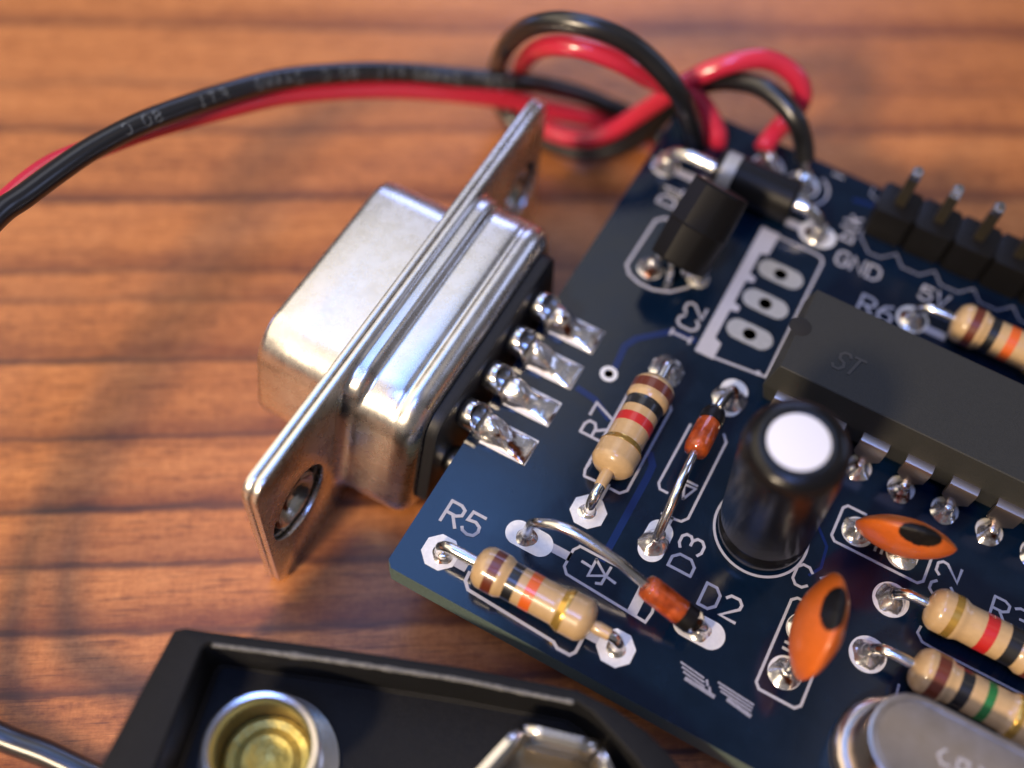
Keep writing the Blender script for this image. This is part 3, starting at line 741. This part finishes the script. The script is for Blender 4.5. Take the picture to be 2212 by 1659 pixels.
f0 = obj('flange', plate(-.46, -.03, 15.4, 6.25, 1.1), 'shell', dc, angle=30)
f1 = obj('flange', plate(.0, .42, 15.36, 6.23, 1.15), 'shell', dc, angle=30)
# front shell (towards the left)
FR = dict(hw=8.46, hh=4.18, r=2.6)
bm = B(); loft(bm, [dsh(x=x, inset=d, **FR) for x, d in ((-.42, -.55), (-.55, -.25), (-.85, -.03), (-1.2, 0), (-3.5, 0), (-5.35, .02), (-5.62, .06), (-5.72, .2), (-5.66, .36), (-5.2, .42), (-1.0, .45))], False, False)
obj('front_shell', bm, 'shell', dc, angle=50)
bm = B(); loft(bm, [dsh(x=x, inset=d, **FR) for x, d in ((-.5, .6), (-5.0, .62), (-5.1, .75))]); obj('front_insulator', bm, 'black', dc)
# rear shell (towards the board)
RR = dict(hw=9.75, hh=5.3, r=2.7)
prof_r = [(.40, -.56, -.46), (.48, -.48, -.28), (.66, -.45, -.12), (1.0, -.44, -.04), (1.2, -.42, 0), (1.32, -.30, 0), (1.42, -.02, 0), (1.56, .05, 0), (1.75, .04, .01), (2.4, .02, .02), (3.1, .02, .02),
          (3.3, .06, .03), (3.46, .13, .03), (3.62, .07, .03), (3.8, .01, .04), (4.1, .05, .07), (4.4, .17, .18), (4.65, .4, .4), (4.84, .76, .76), (4.92, 1.05, 1.05), (4.88, 1.2, 1.2)]
rings = []
for x, dt, ds in prof_r:
    a_ = dsh(x=x, inset=dt, **RR); b_ = dsh(x=x, inset=ds, **RR); ring = []
    for p, q in zip(a_, b_):
        f = 1 if q[2] > 4.9 else max(0, min(1, (q[2]-4.3)/.6)); f = f*f*(3-2*f)
        ring.append((x, q[1]+(p[1]-q[1])*f, q[2]+(p[2]-q[2])*f))
    rings.append(ring)
bm = B(); loft(bm, rings, False, True)
obj('rear_shell', bm, 'shell', dc, angle=60)
bm = B(); loft(bm, [dsh(x=x, inset=d, **RR) for x, d in ((4.5, 1.32), (5.35, 1.32), (5.55, 1.42), (5.6, 1.6))]); obj('insulator', bm, 'black', dc, angle=30)
# hollow eyelets in the two mounting holes
for sy in (-12.5, 12.5):
    mm = axis_mat((0, sy, 0), (1, 0, 0))
    bm = B(); lathe(bm, [(1.85, -.5), (1.82, -.05), (1.74, .16), (1.58, .22), (1.42, .12), (1.2, -.25), (.95, -.5), (.5, -.62), (0, -.65)], 40, mm, False)
    o = obj('eyelet', bm, 'solder', dc)
    bm = B(); lathe(bm, [(2.4, -.47), (1.7, -.47)], 32, mm, False); obj('eyelet_gap_shade', bm, 'hole', o)  # near-black ring added behind the gap, painting its shade
# solder cups and their pads on the board
def cup(y, up=1, seed=0):
    """tubular solder cup, cut open on its upper side, its solder running down on to the board"""
    face = 1.265 if up > 0 else -.36                       # board face in connector coordinates
    R = .90; z = face + up*R*.98; n = 20; bm = B(); rings = []
    for x, r in ((5.45, .5), (5.52, .62), (5.75, .84), (5.95, R), (6.25, R)):
        rings.append([(x, y+r*math.cos(2*PI*k/n), z+r*math.sin(2*PI*k/n)) for k in range(n)])
    # the mouth is cut on the slant
    rings.append([(6.25+.62*(1-up*math.sin(2*PI*k/n)), y+R*math.cos(2*PI*k/n), z+R*math.sin(2*PI*k/n)) for k in range(n)])
    rings.append([(6.27+.62*(1-up*math.sin(2*PI*k/n)), y+R*.80*math.cos(2*PI*k/n), z+R*.80*math.sin(2*PI*k/n)) for k in range(n)])
    rings.append([(6.0, y+R*.74*math.cos(2*PI*k/n), z+R*.74*math.sin(2*PI*k/n)) for k in range(n)])
    loft(bm, rings, True, False); o = obj('solder_cup', bm, 'lead', dc, angle=60)
    bm = B(); lathe(bm, [(R*.76, 6.02), (0, 6.02)], n, Matrix.Translation((0, y, z)) @ Matrix.Rotation(PI/2, 4, 'Y')); obj('cup_hole', bm, 'hole', o)
    bm = B(); rings = []
    for dx, w, h in ((6.72, .62, .75), (6.86, .76, 1.12), (7.15, .80, 1.32), (7.5, .80, 1.30), (7.9, .76, 1.08), (8.2, .70, .72), (8.5, .64, .42), (8.9, .70, .26), (9.35, .80, .20), (9.85, .84, .16), (10.0, .82, .06)):
        ring = []
        for k in range(14):
            a = PI*k/13; c = math.cos(a); s_ = max(0, math.sin(a))**.7
            q = noise.noise(Vector((dx*1.1+seed*5.3, c*1.1, seed*2.7)))
            ring.append((dx+.08*q, y+w*c*(1+.16*noise.noise(Vector((dx*1.4, seed*4.1, c*.5)))), face+up*(.02+h*s_*(1+.34*q))))
        rings.append(ring)
    loft(bm, rings); obj('solder_joint', bm, 'solder', dc, angle=80)
for i, y in enumerate((-4.155, -1.385, 1.385, 4.155)):
    cup(y, 1, i)
    bm = B(); box(bm, 7.2, 10.05, y-.88, y+.88, 1.255, 1.31, .02, 1)
    for v in bm.verts: v.co.y += .02*noise.noise(v.co*2)
    obj('contact_pad', bm, 'pad', dc)
for i, y in enumerate((-5.54, -2.77, 0, 2.77, 5.54)): cup(y, -1, i+9)

# --- holes and joints where the battery wires meet the board
for px, py, r in ((2.3, 35.25, .8), (3.35, 36.15, .8)):
    bm = B(); lathe(bm, [(r, .004), (r, .012), (0, .012)], 24, Matrix.Translation((px, py, 0))); obj('drill_hole', bm, 'hole', brd)
pad(7.1, 35.7, 1.1, oct=False); pad(9.6, 35.5, 1.1, oct=False)
joint(7.05, 35.55, 1.0, 1.25, .35, seed=91); joint(9.5, 35.3, 1.05, 1.2, .45, seed=93)
outline(brd, [arc(9.9, 35.45, 1.45, -60, 60, 12)], .16)

# ------------------------------------------------------------------ battery wires
INC_B = [(-24.34, -1.76, 8.00), (-25.25, 1.55, 7.50), (-25.79, 4.29, 7.00), (-25.75, 5.87, 6.70), (-25.69, 8.38, 6.30), (-25.42, 10.82, 6.00), (-24.71, 13.82, 5.60), (-23.79, 16.69, 5.00), (-22.65, 19.52, 4.40), (-21.44, 22.43, 3.60), (-19.89, 25.07, 2.70), (-18.07, 27.57, 1.80), (-15.98, 29.86, 0.90), (-13.34, 31.42, 0.60), (-10.60, 33.26, 0.20), (-8.96, 35.46, -1.20), (-7.06, 37.46, -2.70), (-5.61, 38.60, -3.80), (-3.99, 39.37, -4.60), (-2.28, 39.48, -5.20)]
INC_R = [(-26.26, -0.72, 6.00), (-27.19, 2.73, 5.50), (-27.64, 5.48, 5.00), (-27.74, 8.06, 4.70), (-27.58, 9.86, 4.40), (-26.85, 11.85, 4.10), (-25.69, 14.46, 3.80), (-24.44, 17.07, 3.30), (-23.05, 19.68, 2.80), (-21.71, 22.51, 2.00), (-20.01, 25.06, 1.20), (-18.08, 27.49, 0.35), (-15.92, 29.77, -0.50), (-13.54, 31.90, -1.40), (-10.82, 34.08, -2.40), (-8.76, 35.56, -3.40), (-6.73, 37.31, -4.50), (-5.33, 38.57, -5.40), (-3.79, 39.52, -6.10), (-1.88, 39.99, -6.50)]
LOOP_B = [(2.33, 34.93, 0.20), (1.87, 34.33, 2.00), (1.13, 33.70, 4.00), (0.17, 33.29, 5.60), (-1.75, 33.11, 7.00), (-3.57, 32.65, 8.00), (-5.51, 32.07, 8.40), (-7.46, 31.75, 8.00), (-9.25, 31.81, 6.60), (-10.86, 32.69, 3.80), (-12.45, 34.90, -0.40), (-13.19, 36.19, -3.60), (-12.69, 36.31, -5.60), (-11.29, 36.02, -6.60), (-9.03, 35.69, -6.70), (-6.53, 35.58, -6.40), (-4.86, 35.85, -5.90), (-3.00, 36.57, -4.70), (-1.55, 37.24, -2.60), (-0.70, 37.55, -0.60), (0.35, 38.04, 1.40), (1.99, 37.91, 3.10), (4.22, 37.64, 4.20), (5.95, 37.22, 4.30), (7.48, 36.68, 3.80), (8.48, 36.47, 2.60), (9.08, 36.08, 1.60)]
LOOP_R = [(3.36, 35.96, 0.20), (2.82, 36.18, 1.00), (1.57, 36.51, 2.00), (0.08, 35.81, 3.10), (-1.59, 34.29, 4.40), (-3.21, 33.10, 5.80), (-5.32, 32.35, 6.40), (-7.21, 32.10, 6.00), (-8.83, 32.82, 4.30), (-10.54, 34.90, 0.80), (-11.53, 36.62, -2.40), (-11.62, 37.10, -4.20), (-10.84, 36.47, -4.90), (-9.63, 35.77, -5.00), (-8.41, 35.22, -4.90), (-6.58, 35.23, -4.70), (-4.97, 35.49, -4.00), (-3.64, 36.10, -2.90), (-2.25, 36.51, -0.90), (-1.07, 36.45, 1.10), (0.25, 36.50, 3.30), (1.81, 37.35, 4.70), (3.53, 38.66, 5.20), (4.90, 39.43, 4.90), (6.29, 39.69, 4.20), (7.04, 39.57, 3.20), (7.06, 39.18, 2.30), (6.78, 38.28, 1.80), (6.50, 37.22, 1.40), (6.34, 36.05, 1.00)]
# from the clip, round in an arc off the left of the picture, over to the board, up through its hole and over to the pad
CLIP_B = [(-5.9, -14.9, -4.0), (-7.34, -15.24, -3.5), (-9.82, -15.52, -3.2), (-12.21, -15.95, -3.0), (-15.5, -16.2, -2.2), (-20, -14.5, 1.0), (-22.8, -9.5, 5.6)]
CLIP_R = [(-5.9, -17.6, -4.9), (-8.63, -17.95, -4.7), (-11.1, -18.4, -4.6), (-15.8, -18.6, -3.6), (-21, -15.8, 0.0), (-24.6, -9.6, 4.8)]
def through(a, b, hx): return [(a[0]*.3+hx[0]*.7, a[1]*.5+hx[1]*.5+1.2, -5.7), (hx[0], hx[1]+.3, -3.6), (hx[0], hx[1], -1.2)]
WB = CLIP_B + INC_B + [(.2, 38.9, -5.6), (1.7, 37.0, -4.6), (2.3, 35.5, -2.2)] + LOOP_B
WR = CLIP_R + INC_R + [(1.0, 39.2, -6.0), (2.7, 37.8, -4.9), (3.35, 36.3, -2.2)] + LOOP_R
wb = empty('black_wire', loc=(-5.9, -14.9, -4.0), label='black insulated wire with small grey print looping from the clip to the board', cat='wire', group='pair of battery wires')
wr = empty('red_wire', loc=(-5.9, -17.6, -4.9), label='red insulated wire running beside the black one to the board', cat='wire', group='pair of battery wires')
for root, path, mm, end in ((wb, WB, 'blackw', [(9.08, 36.08, 1.6), (9.3, 35.7, .9), (9.45, 35.4, .2), (9.5, 35.35, -1.6)]), (wr, WR, 'redw', [(6.36, 35.85, 1.2), (6.6, 35.7, .8), (7.0, 35.6, .2), (7.0, 35.6, -1.6)])):
    o0 = Vector(root.location)
    cp_ = [p-o0 for p in crom(path, 7)]
    bm = B(); tube(bm, cp_, .65, 18); obj('insulation', bm, mm, root, angle=60)
    bm = B(); tube(bm, [p-o0 for p in crom(end, 4)], .28, 8); obj('bare_end', bm, 'lead', root)
# print on the black wire, read from the board end, wrapped on its surface
def wire_text(root, path, s, start, h=.64, gap=1.55, rr=.662):
    o0 = Vector(root.location); P = [p-o0 for p in crom(path, 7)]
    cum = [0.]
    for a, b in zip(P, P[1:]): cum.append(cum[-1]+(b-a).length)
    def at(d):
        d = max(0, min(cum[-1]-1e-3, d)); i = 0
        lo, hi = 0, len(cum)-1
        while hi-lo > 1:
            md = (lo+hi)//2
            if cum[md] <= d: lo = md
            else: hi = md
        t = (d-cum[lo])/(cum[lo+1]-cum[lo]); p = P[lo].lerp(P[lo+1], t); tan = (P[lo+1]-P[lo]).normalized()
        v = Vector((.28, -.72, .63)); n = (v-tan*v.dot(tan)).normalized(); return p, tan, n, tan.cross(n)
    bm = B(); k = h/1.4; x = start
    for c in s:
        for st in G[c]:
            pts = []
            for (ax_, ay), (bx_, by) in zip(st, st[1:]):
                for q in range(3): pts.append((ax_+(bx_-ax_)*q/3, ay+(by-ay)*q/3))
            pts.append(st[-1]); prev = None
            for (gx, gy) in pts:
                p, tan, n, bb = at(x-gx*k)
                w = .055
                a = (gy*k-h*.5)/rr
                pos = lambda aa: p + (n*math.cos(aa)+bb*math.sin(aa)*-1)*rr
                pair = (bm.verts.new(pos(a-w/rr)+tan*w*.6), bm.verts.new(pos(a+w/rr)-tan*w*.6))
                if prev: bm.faces.new((prev[0], prev[1], pair[1], pair[0]))
                prev = pair
        x -= gap*k*(.8 if c == ' ' else 1)
    return obj('print_text', bm, 'wprint', root, smooth=False, label='small grey printed letters along the black wire', kind='stuff')
wire_text(wb, CLIP_B+INC_B, '1007 24AWG FT1  80 C  24AWG   FT1    80 C ', 73.0)

# ------------------------------------------------------------------ battery clip
ck = empty('battery_clip', loc=(0, -10, TABLE), label='black plastic battery clip tray with two metal snap contacts in the near foreground', cat='battery clip')
CO = Vector((0, -10, TABLE))
ZR = 2.0; ZF = -1.6
outer = [(-6.5, -8.35), (-6.1, -8.0), (-5.1, -7.62), (.09, -5.5), (6.3, -3.1), (11.6, -1.37), (13.5, -1.28), (15.3, -1.5), (16.7, -1.93), (17.7, -2.4), (19.2, -4.0), (19.9, -7.0), (19.3, -10.5), (17.5, -13.8), (14.5, -16.6), (8, -19.2), (0, -20.8), (-3.5, -21), (-4.9, -20), (-5.4, -16)]
inner = [(-4.75, -8.5), (-4.72, -8.2), (-4.6, -8.05), (.35, -6.05), (6.5, -3.7), (11.75, -1.95), (12.6, -2.0), (14.0, -2.45), (15.4, -2.95), (16.3, -3.5), (17.5, -5.0), (18.0, -7.2), (17.4, -10.2), (15.8, -12.9), (13.4, -15.2), (7.4, -17.6), (0.2, -19.2), (-2.2, -19.2), (-3.0, -18.4), (-3.2, -14.2)]
bm = B()
def rg(poly, z, d=0):
    c = Vector((6, -9)); return [tuple((Vector(p)-(Vector(p)-c).normalized()*d).to_3d()+Vector((0, 0, z))-CO) for p in poly]
loft(bm, [rg(outer, TABLE, .25), rg(outer, TABLE+.3), rg(outer, ZR-.3), rg(outer, ZR-.08, .08), rg(outer, ZR, .28), rg(inner, ZR, -.12), rg(inner, ZR-.12, 0), rg(inner, ZF+.2, .05), rg(inner, ZF, .3)], True, True)
obj('tray', bm, 'clip', ck, angle=35)
# scuffed inner lip of the back wall
bm = B(); lip = [(-4.5, -8.02), (-2, -7.0), (.4, -6.02), (3.4, -4.86), (6.5, -3.68), (9.2, -2.8), (11.6, -2.0)]
pts = crom([(x+.05, y-.02, ZR-.06) for x, y in lip], 12)
rad = [.10+.10*abs(noise.noise(p*1.9)) for p in pts]
tube(bm, [p-CO for p in pts], rad, 8); obj('lip', bm, 'scratch', ck, label='rough scuffed lip of the back wall')
# round snap stud
sx, sy = .15, -10.85
m = Matrix.Translation(Vector((sx, sy, 0))-CO)
bm = B(); lathe(bm, [(3.4, ZF+.02), (3.35, ZF+.2), (2.6, ZF+.35), (2.45, ZF+.8), (2.45, .9), (2.56, 1.2), (2.68, 1.42), (2.68, 1.66), (2.54, 1.78), (2.36, 1.74), (2.23, 1.55), (2.2, .8)], 48, m, False)
o = obj('round_snap', bm, 'brass', ck, label='round silvery snap stud')
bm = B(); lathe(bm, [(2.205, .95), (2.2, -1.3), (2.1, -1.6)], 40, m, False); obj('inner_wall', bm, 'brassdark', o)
bm = B(); lathe(bm, [(2.19, -1.25), (1.95, -1.05), (1.6, -1.15), (1.2, -.85), (.8, -1.0), (.45, -1.25), (0, -1.3)], 40, m, False); obj('inner_cup', bm, 'brassin', o, label='yellow brass floor of the stud')
# six-sided spring socket made of petals
hx, hy = 12.75, -6.75
sk = empty('hexagon_snap', ck, Vector((hx, hy, 0))-CO, label='six-sided silvery snap socket of bent petals')
bm = B(); lathe(bm, [(3.6, ZF+.02), (3.6, ZF+.22), (3.2, ZF+.3), (0, ZF+.3)], 36); obj('base', bm, 'brassdark', sk)
for k in range(6):
    a = math.radians(20+60*k+30-4); Rm = Matrix.Rotation(a, 4, 'Z')
    bm = B(); prof = [(3.05, ZF+.1), (3.2, ZF+.5), (3.25, .2), (3.3, .9), (3.42, 1.25), (3.38, 1.45), (3.18, 1.5), (3.02, 1.38), (2.95, 1.0), (2.9, .2)]
    A = []
    for q, (r, z) in enumerate(prof):
        w = 1.74 if z > -.9 else 1.5
        A.append([bm.verts.new(Rm @ Vector((r, y*r/3.25, z))) for y in (-w, -w*.5, 0, w*.5, w)])
    for u, v in zip(A, A[1:]):
        for j in range(4): bm.faces.new((u[j], u[j+1], v[j+1], v[j]))
    o = obj('petal', bm, 'brass', sk)
    sm = o.modifiers.new('wall', 'SOLIDIFY'); sm.thickness = .30; sm.offset = 0
